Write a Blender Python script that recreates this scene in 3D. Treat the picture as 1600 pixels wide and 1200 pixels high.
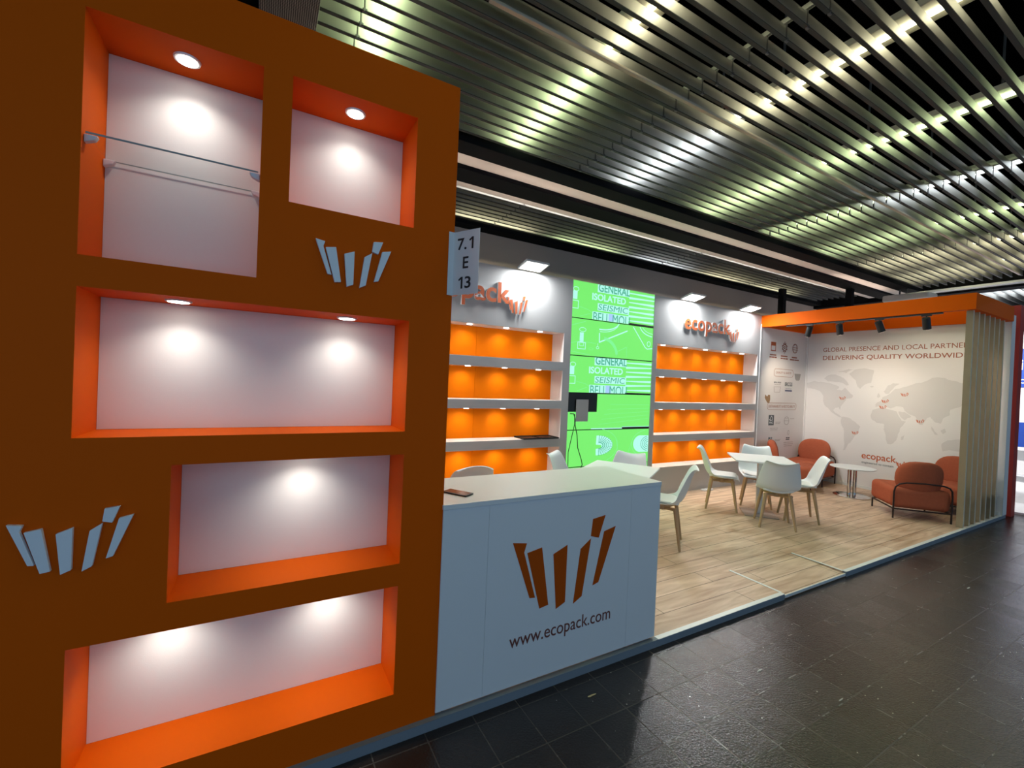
import bpy, bmesh, math, random
from mathutils import Vector, Matrix
random.seed(7)
for o in list(bpy.data.objects): bpy.data.objects.remove(o, do_unlink=True)
SC = bpy.context.scene; COL = SC.collection; PI = math.pi

# ------------------------------------------------------------------ camera
def make_camera():
    yaw, pitch, roll = (math.radians(a) for a in (29.4794, -0.4598, 2.4212))
    f = Vector((math.sin(yaw)*math.cos(pitch), math.cos(yaw)*math.cos(pitch), math.sin(pitch)))
    r = Vector((math.cos(yaw), -math.sin(yaw), 0)); u = r.cross(f)
    r2 = r*math.cos(roll) + u*math.sin(roll); u2 = -r*math.sin(roll) + u*math.cos(roll)
    cam = bpy.data.objects.new('camera', bpy.data.cameras.new('camera')); COL.objects.link(cam)
    m = Matrix((r2, u2, -f)).transposed().to_4x4(); m.translation = (0, -2.0077, 1.6988)
    cam.matrix_world = m
    cam.data.sensor_width = 36; cam.data.lens = 685.3257/1600*36; cam.data.clip_start = .02
    SC.camera = cam
make_camera()
# ------------------------------------------------------------------ world, exposure
W = bpy.data.worlds.new('hall_daylight'); SC.world = W; W.use_nodes = True
bg = W.node_tree.nodes['Background']; bg.inputs[0].default_value = (.26, .41, .60, 1); bg.inputs[1].default_value = 1.05
vs = SC.view_settings
vs.view_transform = 'Standard'; vs.look = 'None'; vs.gamma = 1; vs.use_curve_mapping = False; vs.exposure = 0.2
SC.cycles.use_denoising = True; SC.cycles.sample_clamp_indirect = 4; SC.cycles.max_bounces = 7
SC.cycles.caustics_reflective = False; SC.cycles.caustics_refractive = False

def lamp(kind, name, loc, power, color=(1, 1, 1), direction=(0, 0, -1), parent=None, **kw):
    L = bpy.data.lights.new(name, kind); L.energy = power; L.color = color
    for k, v in kw.items(): setattr(L, k, v)
    o = bpy.data.objects.new(name, L); COL.objects.link(o)
    o.rotation_euler = Vector(direction).to_track_quat('-Z', 'Y').to_euler()
    o.location = Vector(loc) - (parent.location if parent else Vector())
    if parent: o.parent = parent
    return o
# ------------------------------------------------------------------ materials
def mat(name, color, rough=.5, metal=0, emit=None, strength=1, spec=.5, var=0, scale=6, bump=0, bscale=60, alpha=None, trans=0):
    m = bpy.data.materials.new(name); m.use_nodes = True; nt = m.node_tree; n = nt.nodes; p = n['Principled BSDF']
    p.inputs['Base Color'].default_value = (*color, 1); p.inputs['Roughness'].default_value = rough
    p.inputs['Metallic'].default_value = metal; p.inputs['Specular IOR Level'].default_value = spec
    p.inputs['Transmission Weight'].default_value = trans
    if emit: p.inputs['Emission Color'].default_value = (*emit, 1); p.inputs['Emission Strength'].default_value = strength
    tc = n.new('ShaderNodeTexCoord')
    if var:
        t = n.new('ShaderNodeTexNoise'); t.inputs['Scale'].default_value = scale; t.inputs['Detail'].default_value = 5
        nt.links.new(tc.outputs['Object'], t.inputs['Vector'])
        mx = n.new('ShaderNodeMix'); mx.data_type = 'RGBA'
        mx.inputs[6].default_value = (*[c*(1-var) for c in color], 1); mx.inputs[7].default_value = (*[min(1, c*(1+var)) for c in color], 1)
        nt.links.new(t.outputs[0], mx.inputs[0]); nt.links.new(mx.outputs[2], p.inputs['Base Color'])
    if bump:
        t = n.new('ShaderNodeTexNoise'); t.inputs['Scale'].default_value = bscale; t.inputs['Detail'].default_value = 3
        nt.links.new(tc.outputs['Object'], t.inputs['Vector'])
        b = n.new('ShaderNodeBump'); b.inputs['Strength'].default_value = bump; b.inputs['Distance'].default_value = .004
        nt.links.new(t.outputs[0], b.inputs['Height']); nt.links.new(b.outputs[0], p.inputs['Normal'])
    return m

def brick_mat(name, c1, c2, mortar, w, h, gap, offset, rough, kind):
    m = bpy.data.materials.new(name); m.use_nodes = True; nt = m.node_tree; n = nt.nodes; p = n['Principled BSDF']; L = nt.links.new
    tc = n.new('ShaderNodeTexCoord'); mp = n.new('ShaderNodeMapping'); L(tc.outputs['Object'], mp.inputs[0])
    b = n.new('ShaderNodeTexBrick'); L(mp.outputs[0], b.inputs['Vector'])
    b.inputs['Color1'].default_value = (*c1, 1); b.inputs['Color2'].default_value = (*c2, 1); b.inputs['Mortar'].default_value = (*mortar, 1)
    b.inputs['Scale'].default_value = 1; b.inputs['Brick Width'].default_value = w; b.inputs['Row Height'].default_value = h
    b.inputs['Mortar Size'].default_value = gap; b.inputs['Mortar Smooth'].default_value = .2; b.offset = offset; b.inputs['Bias'].default_value = 0
    no = n.new('ShaderNodeTexNoise'); no.inputs['Detail'].default_value = 6
    mx = n.new('ShaderNodeMix'); mx.data_type = 'RGBA'; mx.blend_type = 'MULTIPLY'
    cr = n.new('ShaderNodeValToRGB'); L(no.outputs[0], cr.inputs[0]); L(cr.outputs[0], mx.inputs[7]); L(b.outputs[0], mx.inputs[6])
    mx.inputs[0].default_value = 1; L(mx.outputs[2], p.inputs['Base Color'])
    bu = n.new('ShaderNodeBump')
    if kind == 'wood':
        st = n.new('ShaderNodeMapping'); st.inputs['Scale'].default_value = (1.1, 9, 1); L(tc.outputs['Object'], st.inputs[0]); L(st.outputs[0], no.inputs['Vector'])
        no.inputs['Scale'].default_value = 1.6; no.inputs['Distortion'].default_value = .9
        cr.color_ramp.elements[0].position = .3; cr.color_ramp.elements[0].color = (.60, .51, .44, 1)
        cr.color_ramp.elements[1].position = .72; cr.color_ramp.elements[1].color = (1, 1, 1, 1)
        p.inputs['Roughness'].default_value = rough; bu.inputs['Strength'].default_value = .15; bu.inputs['Distance'].default_value = .002
        inv = n.new('ShaderNodeMath'); inv.operation = 'SUBTRACT'; inv.inputs[0].default_value = 1; L(b.outputs['Fac'], inv.inputs[1]); L(inv.outputs[0], bu.inputs['Height'])
    else:
        mp.inputs['Location'].default_value = (.025, .085, 0)
        L(tc.outputs['Object'], no.inputs['Vector']); no.inputs['Scale'].default_value = 3.2
        cr.color_ramp.elements[0].position = .3; cr.color_ramp.elements[0].color = (.55, .52, .5, 1); cr.color_ramp.elements[1].position = .75; cr.color_ramp.elements[1].color = (1.0, .97, .95, 1)
        n2 = n.new('ShaderNodeTexNoise'); n2.inputs['Scale'].default_value = 95; n2.inputs['Detail'].default_value = 4; L(tc.outputs['Object'], n2.inputs['Vector'])
        n3 = n.new('ShaderNodeTexNoise'); n3.inputs['Scale'].default_value = 9; n3.inputs['Detail'].default_value = 3; L(tc.outputs['Object'], n3.inputs['Vector'])
        a = n.new('ShaderNodeMath'); a.operation = 'MULTIPLY_ADD'; L(n3.outputs[0], a.inputs[0]); a.inputs[1].default_value = .8; L(n2.outputs[0], a.inputs[2])
        s = n.new('ShaderNodeMath'); s.operation = 'MULTIPLY_ADD'; L(b.outputs['Fac'], s.inputs[0]); s.inputs[1].default_value = -3.5; L(a.outputs[0], s.inputs[2])
        L(s.outputs[0], bu.inputs['Height']); bu.inputs['Strength'].default_value = .5; bu.inputs['Distance'].default_value = .004
        rr = n.new('ShaderNodeMapRange'); L(n3.outputs[0], rr.inputs[0]); rr.inputs[3].default_value = rough-.07; rr.inputs[4].default_value = rough+.07; 
        b2 = n.new('ShaderNodeTexBrick'); L(mp.outputs[0], b2.inputs['Vector']); b2.offset = offset
        for k_, v_ in (('Color1', (0, 0, 0, 1)), ('Color2', (1, 1, 1, 1)), ('Mortar', (1, 1, 1, 1))): b2.inputs[k_].default_value = v_
        for k_, v_ in (('Scale', 1), ('Brick Width', w), ('Row Height', h), ('Mortar Size', gap)): b2.inputs[k_].default_value = v_
        ma = n.new('ShaderNodeMath'); ma.operation = 'MULTIPLY_ADD'; L(b2.outputs['Color'], ma.inputs[0]); ma.inputs[1].default_value = .13; L(rr.outputs[0], ma.inputs[2]); L(ma.outputs[0], p.inputs['Roughness'])
        p.inputs['Specular IOR Level'].default_value = .5
    L(bu.outputs[0], p.inputs['Normal'])
    return m

def mesh_metal(name):   # perforated sheet
    m = mat(name, (.22, .22, .2), .5, .7); nt = m.node_tree; n = nt.nodes; p = n['Principled BSDF']
    tc = n.new('ShaderNodeTexCoord'); v = n.new('ShaderNodeTexVoronoi'); v.inputs['Scale'].default_value = 95; v.inputs['Randomness'].default_value = 0
    nt.links.new(tc.outputs['Object'], v.inputs['Vector'])
    cr = n.new('ShaderNodeValToRGB'); cr.color_ramp.elements[0].position = .42; cr.color_ramp.elements[0].color = (.01, .01, .01, 1)
    cr.color_ramp.elements[1].position = .5; cr.color_ramp.elements[1].color = (.36, .36, .31, 1)
    nt.links.new(v.outputs['Distance'], cr.inputs[0]); nt.links.new(cr.outputs[0], p.inputs['Base Color']); p.inputs['Metallic'].default_value = .2
    return m

ORANGE = mat('orange_paint', (.72, .107, .0005), .6, spec=.08, bump=.06, bscale=220)
ORANGE2 = mat('orange_shelf_panel', (.86, .20, .0005), .6, spec=.08, bump=.04)
WHITE = mat('white_laminate', (.80, .80, .80), .45, bump=.03, bscale=150)
WALLW = mat('white_wall_board', (.78, .765, .75), .6, bump=.05, bscale=180)
GREYW = mat('pale_grey_board', (.48, .48, .475), .6, bump=.05, bscale=180)
NICHE = mat('white_niche_panel', (.80, .755, .70), .6, bump=.08, bscale=260)
PLATE = mat('white_plate', (.86, .88, .90), .4)
RUST = mat('orange_letter', (.52, .11, .03), .5)
RUSTP = mat('printed_orange', (.50, .078, .003), .6, spec=.1)
LETTERSIDE = mat('brown_ink', (.30, .09, .05), .6)
TEXTB = mat('brown_text', (.17, .045, .03), .6)
MAPG = mat('grey_map_print', (.655, .64, .625), .6)
BLACK = mat('black_print', (.012, .012, .012), .5)
BLACKM = mat('black_metal', (.018, .018, .018), .45, .3)
DARKGREY = mat('dark_grey_ink', (.09, .11, .12), .6)
GREYINK = mat('grey_ink', (.42, .38, .36), .6)
BLUEINK = mat('navy_ink', (.03, .05, .14), .6)
ALU = mat('white_aluminium_trim', (.74, .76, .74), .35, .1)
KERB = mat('slate_kerb_face', (.20, .235, .27), .5)
STEELD = mat('louvre_steel', (.42, .415, .39), .54, 1, bump=.02)
HEMM = mat('dark_louvre_hem', (.05, .05, .048), .6, .2, spec=.2)
CLIPM = mat('louvre_clip', (.14, .14, .14), .5, .6)
CHROME = mat('chrome', (.7, .68, .66), .12, 1)
SHELL = mat('white_chair_plastic', (.76, .79, .80), .35)
PADM = mat('white_chair_pad', (.80, .80, .78), .55)
LEGW = mat('beech_leg', (.46, .29, .15), .45, var=.15, scale=14)
SOFA = mat('terracotta_fabric', (.385, .098, .048), .9, spec=.2, var=.12, scale=30, bump=.5, bscale=420)
FRAME = mat('dark_brown_steel', (.035, .018, .015), .4, .4)
EDGELIT = mat('slat_edge_lit_tone', (.60, .54, .42), .5)  # light on the slats' front edges, put into a paler colour
OAK = mat('oak_slat', (.31, .24, .145), .55, var=.12, scale=9)  # oak darkened to carry the shade on the slat sides
CONC = mat('grey_brown_wall', (.48, .375, .305), .8, var=.05, scale=3)
CEILB = mat('black_void', (.003, .003, .003), .95, spec=0)
BEAM = mat('black_beam', (.008, .008, .009), .8, spec=.08)
def backlit(name):  # translucent so that the added lamps above brighten the panel
    m = bpy.data.materials.new(name); m.use_nodes = True; nt = m.node_tree; n = nt.nodes; n.remove(n['Principled BSDF'])
    a = n.new('ShaderNodeBsdfDiffuse'); a.inputs[0].default_value = (.9, .87, .84, 1); b = n.new('ShaderNodeBsdfTranslucent'); b.inputs[0].default_value = (.9, .80, .74, 1)
    tc = n.new('ShaderNodeTexCoord'); v = n.new('ShaderNodeTexVoronoi'); v.inputs['Scale'].default_value = 60; v.inputs['Randomness'].default_value = 0; nt.links.new(tc.outputs['Object'], v.inputs[0])
    mr = n.new('ShaderNodeMapRange'); mr.inputs[1].default_value = .2; mr.inputs[2].default_value = .5; mr.inputs[3].default_value = .45; mr.inputs[4].default_value = .6; nt.links.new(v.outputs['Distance'], mr.inputs[0])
    mx = n.new('ShaderNodeMixShader'); nt.links.new(mr.outputs[0], mx.inputs[0]); nt.links.new(a.outputs[0], mx.inputs[1]); nt.links.new(b.outputs[0], mx.inputs[2]); nt.links.new(mx.outputs[0], n['Material Output'].inputs[0])
    return m
PINKP = backlit('perforated_pale_panel')
FIXT = mat('cream_lamp_body', (.78, .75, .62), .5)
LENS = mat('lit_lens', (1, 1, 1), .3, emit=(1, .97, .9), strength=14)
LENSW = mat('lit_shelf_lens', (1, 1, 1), .3, emit=(1, .92, .8), strength=8)
RING = mat('white_lamp_ring', (.8, .8, .8), .3, .2)
def clear_glass(name):
    m = bpy.data.materials.new(name); m.use_nodes = True; nt = m.node_tree; n = nt.nodes; n.remove(n['Principled BSDF'])
    tr = n.new('ShaderNodeBsdfTransparent'); tr.inputs[0].default_value = (.97, .985, .98, 1); gl = n.new('ShaderNodeBsdfGlossy'); gl.inputs['Roughness'].default_value = .03
    mx = n.new('ShaderNodeMixShader'); mx.inputs[0].default_value = .04
    nt.links.new(tr.outputs[0], mx.inputs[1]); nt.links.new(gl.outputs[0], mx.inputs[2]); nt.links.new(mx.outputs[0], n['Material Output'].inputs[0])
    return m
GLASS = clear_glass('shelf_glass')
EDGE = mat('glass_edge', (.30, .34, .33), .3)
GREEN = mat('screen_green', (.02, .05, .02), .5, emit=(.19, .86, .155), strength=.88)
CYAN = mat('screen_cyan', (.02, .05, .05), .5, emit=(.46, .96, .84), strength=.87)
PALEG = mat('screen_pale_green', (.02, .05, .05), .5, emit=(.22, .88, .30), strength=.87)
TEAL = mat('screen_teal', (.02, .05, .05), .5, emit=(.06, .42, .26), strength=.87)
LILAC = mat('screen_lilac', (.02, .02, .05), .5, emit=(.40, .62, .95), strength=.87)
PAPER = mat('grey_paper', (.42, .42, .42), .7)
RED = mat('red_post', (.40, .03, .02), .5)
BLUE = mat('blue_poster', (.015, .07, .42), .5)
FLOORT = brick_mat('slate_tiles', (.025, .0195, .017), (.034, .0265, .0235), (.085, .076, .067), .2485, .2545, .0034, 0, .13, 'slate')
FLOORW = brick_mat('oak_laminate', (.69, .50, .35), (.80, .60, .435), (.19, .115, .065), 1.3, .19, .0035, .37, .40, 'wood')
MESHM = mesh_metal('perforated_metal')
LEAFY = mat('dry_leaf', (.62, .50, .26), .7)
LITTER = mat('pale_litter', (.40, .38, .34), .8)
SCREENB = mat('phone_glass_reflection', (.10, .035, .02), .15)  # brown reflection of the orange wall painted into the dark screen

# ------------------------------------------------------------------ mesh builder
class MB:
    def __init__(s): s.bm = bmesh.new()
    def poly(s, pts):
        return s.bm.faces.new([s.bm.verts.new(p) for p in pts])
    def box(s, x0, x1, y0, y1, z0, z1):
        v = [s.bm.verts.new((x, y, z)) for z in (z0, z1) for y in (y0, y1) for x in (x0, x1)]
        for q in ((0, 2, 3, 1), (4, 5, 7, 6), (0, 1, 5, 4), (2, 6, 7, 3), (0, 4, 6, 2), (1, 3, 7, 5)): s.bm.faces.new([v[i] for i in q])
        return s
    def prism(s, pts, axis_vec):     # pts: 3D ring, extruded
        a = Vector(axis_vec); lo = [s.bm.verts.new(p) for p in pts]; hi = [s.bm.verts.new(Vector(p)+a) for p in pts]
        s.bm.faces.new(lo[::-1]); s.bm.faces.new(hi); n = len(pts)
        for i in range(n): s.bm.faces.new((lo[i], lo[(i+1) % n], hi[(i+1) % n], hi[i]))
        return s
    def tube(s, pts, r, seg=10, cap=True):
        pts = [Vector(p) for p in pts]; rs = r if isinstance(r, (list, tuple)) else [r]*len(pts); rings = []; prev = None
        for i, p in enumerate(pts):
            t = ((pts[min(i+1, len(pts)-1)]-p).normalized() + (p-pts[max(i-1, 0)]).normalized()).normalized()
            if prev is None:
                a = Vector((0, 0, 1)) if abs(t.z) < .9 else Vector((1, 0, 0)); nrm = (a - t*a.dot(t)).normalized()
            else: nrm = (prev - t*prev.dot(t)).normalized()
            prev = nrm; b = t.cross(nrm)
            rings.append([s.bm.verts.new(p + (nrm*math.cos(2*PI*k/seg) + b*math.sin(2*PI*k/seg))*rs[i]) for k in range(seg)])
        for a, b in zip(rings, rings[1:]):
            for k in range(seg): s.bm.faces.new((a[k], a[(k+1) % seg], b[(k+1) % seg], b[k]))
        if cap: s.bm.faces.new(rings[0][::-1]); s.bm.faces.new(rings[-1])
        return s
    def disc(s, c, r, z0, z1, seg=48, r2=None):   # vertical lathe slab
        return s.tube([(c[0], c[1], z0), (c[0], c[1], z1)], [r, r2 or r], seg)
    def grid(s, rows):
        V_ = [[s.bm.verts.new(p) for p in r] for r in rows]
        for a, b in zip(V_, V_[1:]):
            for i in range(len(a)-1): s.bm.faces.new((a[i], a[i+1], b[i+1], b[i]))
        return s
    def build(s, name, m, parent=None, bevel=0, smooth=False, seg=2, local=False, sub=0, solid=0):
        bmesh.ops.recalc_face_normals(s.bm, faces=s.bm.faces)
        me = bpy.data.meshes.new(name); s.bm.to_mesh(me); s.bm.free(); me.materials.append(m)
        o = bpy.data.objects.new(name, me); COL.objects.link(o)
        if parent:
            o.parent = parent
            if not local:
                q = parent
                off = Vector()
                while q: off += q.location; q = q.parent
                me.transform(Matrix.Translation(-off))
        else:
            # origin at the base of the mesh
            xs = [v.co for v in me.vertices]
            c = Vector(((min(v.x for v in xs)+max(v.x for v in xs))/2, (min(v.y for v in xs)+max(v.y for v in xs))/2, min(v.z for v in xs)))
            if name.split('_')[0] not in ('floor',): me.transform(Matrix.Translation(-c)); o.location = c
        if solid:
            d = o.modifiers.new('thickness', 'SOLIDIFY'); d.thickness = solid; d.offset = 0
        if bevel:
            b = o.modifiers.new('edge', 'BEVEL'); b.width = bevel; b.segments = seg; b.limit_method = 'ANGLE'; b.angle_limit = math.radians(40)
        if sub:
            d = o.modifiers.new('smooth', 'SUBSURF'); d.levels = sub; d.render_levels = sub
        if smooth or sub:
            for p in me.polygons: p.use_smooth = True
            if not sub: me.set_sharp_from_angle(angle=math.radians(38))
        return o

def tag(o, label, cat, group=None):
    o['label'] = label; o['category'] = cat
    if group: o['group'] = group
    return o
def thing(name, loc, label, cat, group=None, rz=0):
    o = bpy.data.objects.new(name, None); COL.objects.link(o); o.location = loc; o.rotation_euler = (0, 0, rz); o.empty_display_size = .1
    return tag(o, label, cat, group)
def struct(o): o['kind'] = 'structure'; return o
def copy_tree(o, parent=None):
    c = o.copy(); COL.objects.link(c); c.parent = parent
    for ch in list(o.children): copy_tree(ch, c)
    return c

# text and flat artwork live on a plane: origin, right, up, normal
class Plane:
    def __init__(s, org, right, normal): s.o, s.r, s.n = Vector(org), Vector(right), Vector(normal)
    def at(s, a, z, d=0): return s.o + s.r*a + Vector((0, 0, z)) + s.n*d
def art_poly(mb, pl, pts, d0, d1):
    mb.prism([pl.at(a, z, d0) for a, z in pts], pl.n*(d1-d0))
def art_line(mb, pl, pts, w, d0, d1, closed=False):
    n = len(pts); rng = range(n if closed else n-1)
    for i in rng:
        a, b = Vector(pts[i]), Vector(pts[(i+1) % n]); t = b-a
        if t.length < 1e-6: continue
        t.normalize(); k = Vector((-t.y, t.x))*w/2; e = t*w*.3
        art_poly(mb, pl, [tuple(a-e-k), tuple(b+e-k), tuple(b+e+k), tuple(a-e+k)], d0, d1)
def rrect(x0, x1, z0, z1, r, n=5):
    out = []
    for cx, cz, a0 in ((x1-r, z1-r, 0), (x0+r, z1-r, 90), (x0+r, z0+r, 180), (x1-r, z0+r, 270)):
        for k in range(n+1):
            a = math.radians(a0+90*k/n); out.append((cx+r*math.cos(a), cz+r*math.sin(a)))
    return out
def ell(cx, cz, rx, rz, a0=0, a1=360, n=24):
    return [(cx+rx*math.cos(math.radians(a0+(a1-a0)*k/n)), cz+rz*math.sin(math.radians(a0+(a1-a0)*k/n))) for k in range(n+1)]

def text_bm(body, bold=0, extrude=.5, shear=0):
    cu = bpy.data.curves.new('t', 'FONT'); cu.body = body; cu.size = 1; cu.offset = bold; cu.extrude = extrude; cu.shear = shear; cu.resolution_u = 4
    o = bpy.data.objects.new('t', cu); COL.objects.link(o)
    dg = bpy.context.evaluated_depsgraph_get(); dg.update()
    me = bpy.data.meshes.new_from_object(o.evaluated_get(dg)); bm = bmesh.new(); bm.from_mesh(me)
    bpy.data.objects.remove(o, do_unlink=True); bpy.data.curves.remove(cu); bpy.data.meshes.remove(me)
    bmesh.ops.remove_doubles(bm, verts=bm.verts, dist=1e-5)
    return bm
def text_on(pl, body, a0, a1, z0, z1, d0, d1, fit=None, bold=0, shear=0, clip=None):
    """lettering fitted to the box a0..a1, z0..z1 on a plane, standing d0..d1 off it"""
    bm = text_bm(body, bold, .5, shear); ref = bm
    if fit: ref = text_bm(fit, bold, .5, shear)
    xs = [v.co.x for v in ref.verts]; ys = [v.co.y for v in ref.verts]
    lx, hx, ly, hy = min(xs), max(xs), min(ys), max(ys)
    if ref is not bm: ref.free()
    if clip:      # keep only what lies inside zc0..zc1
        for zc, sgn in ((clip[0], -1), (clip[1], 1)):
            y = ly + (zc-z0)/(z1-z0)*(hy-ly)
            bmesh.ops.bisect_plane(bm, geom=bm.verts[:]+bm.edges[:]+bm.faces[:], plane_co=(0, y, 0), plane_no=(0, sgn, 0), clear_outer=True)
    for v in bm.verts:
        a = a0 + (v.co.x-lx)/(hx-lx)*(a1-a0); z = z0 + (v.co.y-ly)/(hy-ly)*(z1-z0); d = d0 + (v.co.z+.5)*(d1-d0)
        v.co = pl.at(a, z, d)
    mb = MB(); mb.bm.free(); mb.bm = bm
    return mb
def split_islands(bm):
    """separate letters: list of bmeshes, left to right"""
    bm.verts.ensure_lookup_table(); seen = set(); out = []
    for v in bm.verts:
        if v in seen: continue
        st = [v]; comp = set()
        while st:
            q = st.pop()
            if q in comp: continue
            comp.add(q); st += [e.other_vert(q) for e in q.link_edges]
        seen |= comp; nb = bmesh.new(); mp = {q: nb.verts.new(q.co) for q in comp}
        for f in {f for q in comp for f in q.link_faces}: nb.faces.new([mp[q] for q in f.verts])
        out.append(nb)
    return out

LOGO = [[(1.177, .837), (1.264, .823), (1.249, .776), (1.331, .515), (1.296, .519)],
        [(1.27, .769), (1.364, .786), (1.421, .457), (1.363, .448)],
        [(1.443, .736), (1.538, .774), (1.537, .448), (1.475, .421)],
        [(1.635, .736), (1.709, .787), (1.657, .457), (1.596, .425)],
        [(1.719, .901), (1.814, .914), (1.768, .784), (1.708, .801)],
        [(1.809, .816), (1.899, .837), (1.78, .516), (1.736, .504)]]
def logo_polys(a0, a1, z0, z1):
    return [[(a0+(x-1.177)/(1.899-1.177)*(a1-a0), z0+(z-.421)/(.914-.421)*(z1-z0)) for x, z in p] for p in LOGO]

ZP = .0457      # top of the stand's floor
D = 2.685       # back wall of the stand
MX = 9.308      # map wall
FRONT = Plane((0, 0, 0), (1, 0, 0), (0, -1, 0))
BACK = Plane((0, D, 0), (1, 0, 0), (0, -1, 0))
MAP = Plane((MX, 0, 0), (0, 1, 0), (-1, 0, 0))

# ================================================================== SETTING
struct(MB().box(-6, 16, -6, 7, -.05, 0).build('floor', FLOORT))
# wood platform: main slab with a shallow ramp notch between x 3.76 and 4.785
NX0, NX1, NY = 3.765, 4.785, .462
m = MB()
m.box(-1.4, NX0, 0, 3.0, .002, ZP); m.box(NX1, MX+.19, 0, 3.0, .002, ZP); m.box(NX0, NX1, NY, 3.0, .002, ZP)
m.prism([(NX0, -.02, .002), (NX0, NY, .002), (NX0, NY, ZP-.002), (NX0, -.02, .030)], (NX1-NX0, 0, 0))
struct(m.build('floor', FLOORW))
def trim(n, mt, *boxes, bevel=0):
    q = MB()
    for b in boxes: q.box(*b)
    o = q.build('trim_%d' % n, mt, bevel=bevel); struct(o); return o
trim(1, KERB, (-1.4, NX0, -.0275, 0, 0, ZP-.001), (NX1, MX+.18, -.0275, 0, 0, ZP-.001))
trim(2, ALU, (2.30, NX0, -.029, .008, ZP-.001, ZP+.003), (NX1, MX+.18, -.029, .008, ZP-.001, ZP+.003))
trim(3, ALU, (NX0-.012, NX0+.012, .004, NY, ZP-.001, ZP+.003), (NX1-.012, NX1+.012, .004, NY, ZP-.001, ZP+.003), (NX0+.012, NX1-.012, -.027, -.019, .012, .034))
trim(4, KERB, (-1.4, 2.30, -.0285, .006, ZP-.001, ZP+.002))
# hall shell
struct(MB().box(-6, 16, 3.38, 3.5, 0, 4.5).build('wall_rear', CONC))
struct(MB().box(-6, 16, -6, 7, 4.5, 4.6).build('ceiling', CEILB))
struct(MB().box(15.9, 16, -6, 3.38, 0, 4.5).build('wall_far', mat('dark_hall_wall', (.10, .10, .11), .8)))
# stand walls
struct(MB().box(7.7476, MX, D, D+.06, ZP, 3.066).build('wall_back', WALLW))
struct(MB().box(MX, MX+.19, -.03, D+.06, ZP, 2.95).build('wall_right', WALLW))
trim(5, ALU, (MX-.004, MX+.012, -.034, -.03, ZP, 2.93))
trim(6, WALLW, (7.74, 7.755, D-.012, D, ZP, 2.9), (MX-.02, MX, D-.02, D, ZP, 2.9))
trim(7, ALU, (7.80, MX, D-.012, D, ZP, ZP+.05), (MX-.012, MX, .0, D-.012, ZP, ZP+.05))

# ================================================================== CEILING
def strip_thing(name, label, cat, mt, box, group=None, bevel=.004):
    return tag(MB().box(*box).build(name, mt, bevel=bevel), label, cat, group)
ZL = 3.70
SECT = [(.20, .412), (.418, 2.520), (2.530, 5.600), (5.625, 7.955), (7.975, 10.42)]
def louver(y, label, group, x1=10.42):
    t = thing('ceiling_louver', (SECT[0][0], y, ZL), label, 'ceiling louver', group)
    for i, (a, b) in enumerate(SECT):
        hi = .084 if i < 3 else .092
        q = MB(); q.box(a, b, y-.0022, y+.0022, ZL+.004, ZL+hi); 
        q.box(a, b, y-.0022, y+.012, ZL+hi-.003, ZL+hi)
        q.build('blade', STEELD, t, smooth=True)
        MB().box(a, b, y-.0115, y+.0115, ZL, ZL+.005).build('hem', HEMM, t)
    for i in (1, 2, 3, 4):
        xa = SECT[i][0]
        q = MB(); q.box(xa-.012, xa+.014, y-.007, y+.007, ZL-.004, ZL+.02); q.box(xa-.004, xa+.006, y-.003, y+.003, ZL+.02, ZL+.125)
        q.build('clip', CLIPM, t, bevel=.003)
    return t
LY = [.011+.1105*k for k in range(-22, 13)]
proto = louver(LY[0], 'long grey metal blade of the louvred ceiling over the aisle and stand', 'ceiling louvers over the aisle')
for y in LY[1:]:
    c = copy_tree(proto); c.location.y = y
for k in range(8):
    c = copy_tree(proto); c.location.y = 2.36+.105*k; c['group'] = 'ceiling louvers along the rear wall'
    c['label'] = 'grey metal ceiling blade in the narrow strip along the rear wall'
strip_thing('ceiling_beam', 'black ceiling beam beside the wide louvre field', 'beam', BEAM, (-.5, 10.8, 1.40, 1.60, 3.66, 3.9))
strip_thing('ceiling_beam', 'black ceiling beam between the two pale ceiling strips', 'beam', BEAM, (-.5, 10.8, 1.845, 2.115, 3.66, 3.75))
strip_thing('ceiling_beam', 'black ceiling edge rail against the rear wall', 'beam', BEAM, (-.5, 10.8, 3.19, 3.38, 3.67, 3.9))
strip_thing('ceiling_beam', 'black cross beam at the far end of the louvred ceiling', 'beam', BEAM, (10.86, 11.15, -3, 3.38, 3.62, 3.9))
strip_thing('ceiling_panel', 'wide pale perforated ceiling strip between the black beams', 'ceiling panel', PINKP, (-.5, 10.8, 1.60, 1.845, 3.70, 3.73))
strip_thing('ceiling_panel', 'narrow pale ceiling strip next to the rear louvres', 'ceiling panel', PINKP, (-.5, 10.8, 2.115, 2.30, 3.70, 3.73))
for i in range(5):  # added lamps, out of view, that only brighten the pale strips
    x = .6+2.15*i
    t = thing('batten_light', (x, 1.9, 4.0), 'added unseen batten brightening the pale ceiling strips', 'ceiling light', 'added battens brightening the pale strips')
    MB().box(x-.9, x+.9, 1.88, 1.98, 4.0, 4.04).build('body', FIXT, t)
    q = MB()
    for xx in (x-.6, x+.6): q.box(xx-.006, xx+.006, 1.924, 1.936, 4.038, 4.5)
    q.build('hanger_rods', CLIPM, t)
    lamp('AREA', 'batten_lamp', (x, 1.93, 3.98), 14, (1, .95, .88), parent=t, shape='RECTANGLE', size=1.8, size_y=.06)
strip_thing('ceiling_rail', 'white rail above the far end of the louvres', 'rail', ALU, (10.70, 10.86, -3, 1.4, 3.66, 3.70))
strip_thing('cross_rail', 'light metal cross rail carrying the louvre clips before the lounge', 'rail', STEELD, (5.60, 5.632, -2.5, 1.40, 3.80, 3.83))
strip_thing('cross_rail', 'light metal cross rail carrying the louvre clips above the lounge', 'rail', STEELD, (7.95, 7.98, -2.5, 1.40, 3.80, 3.83))
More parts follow.
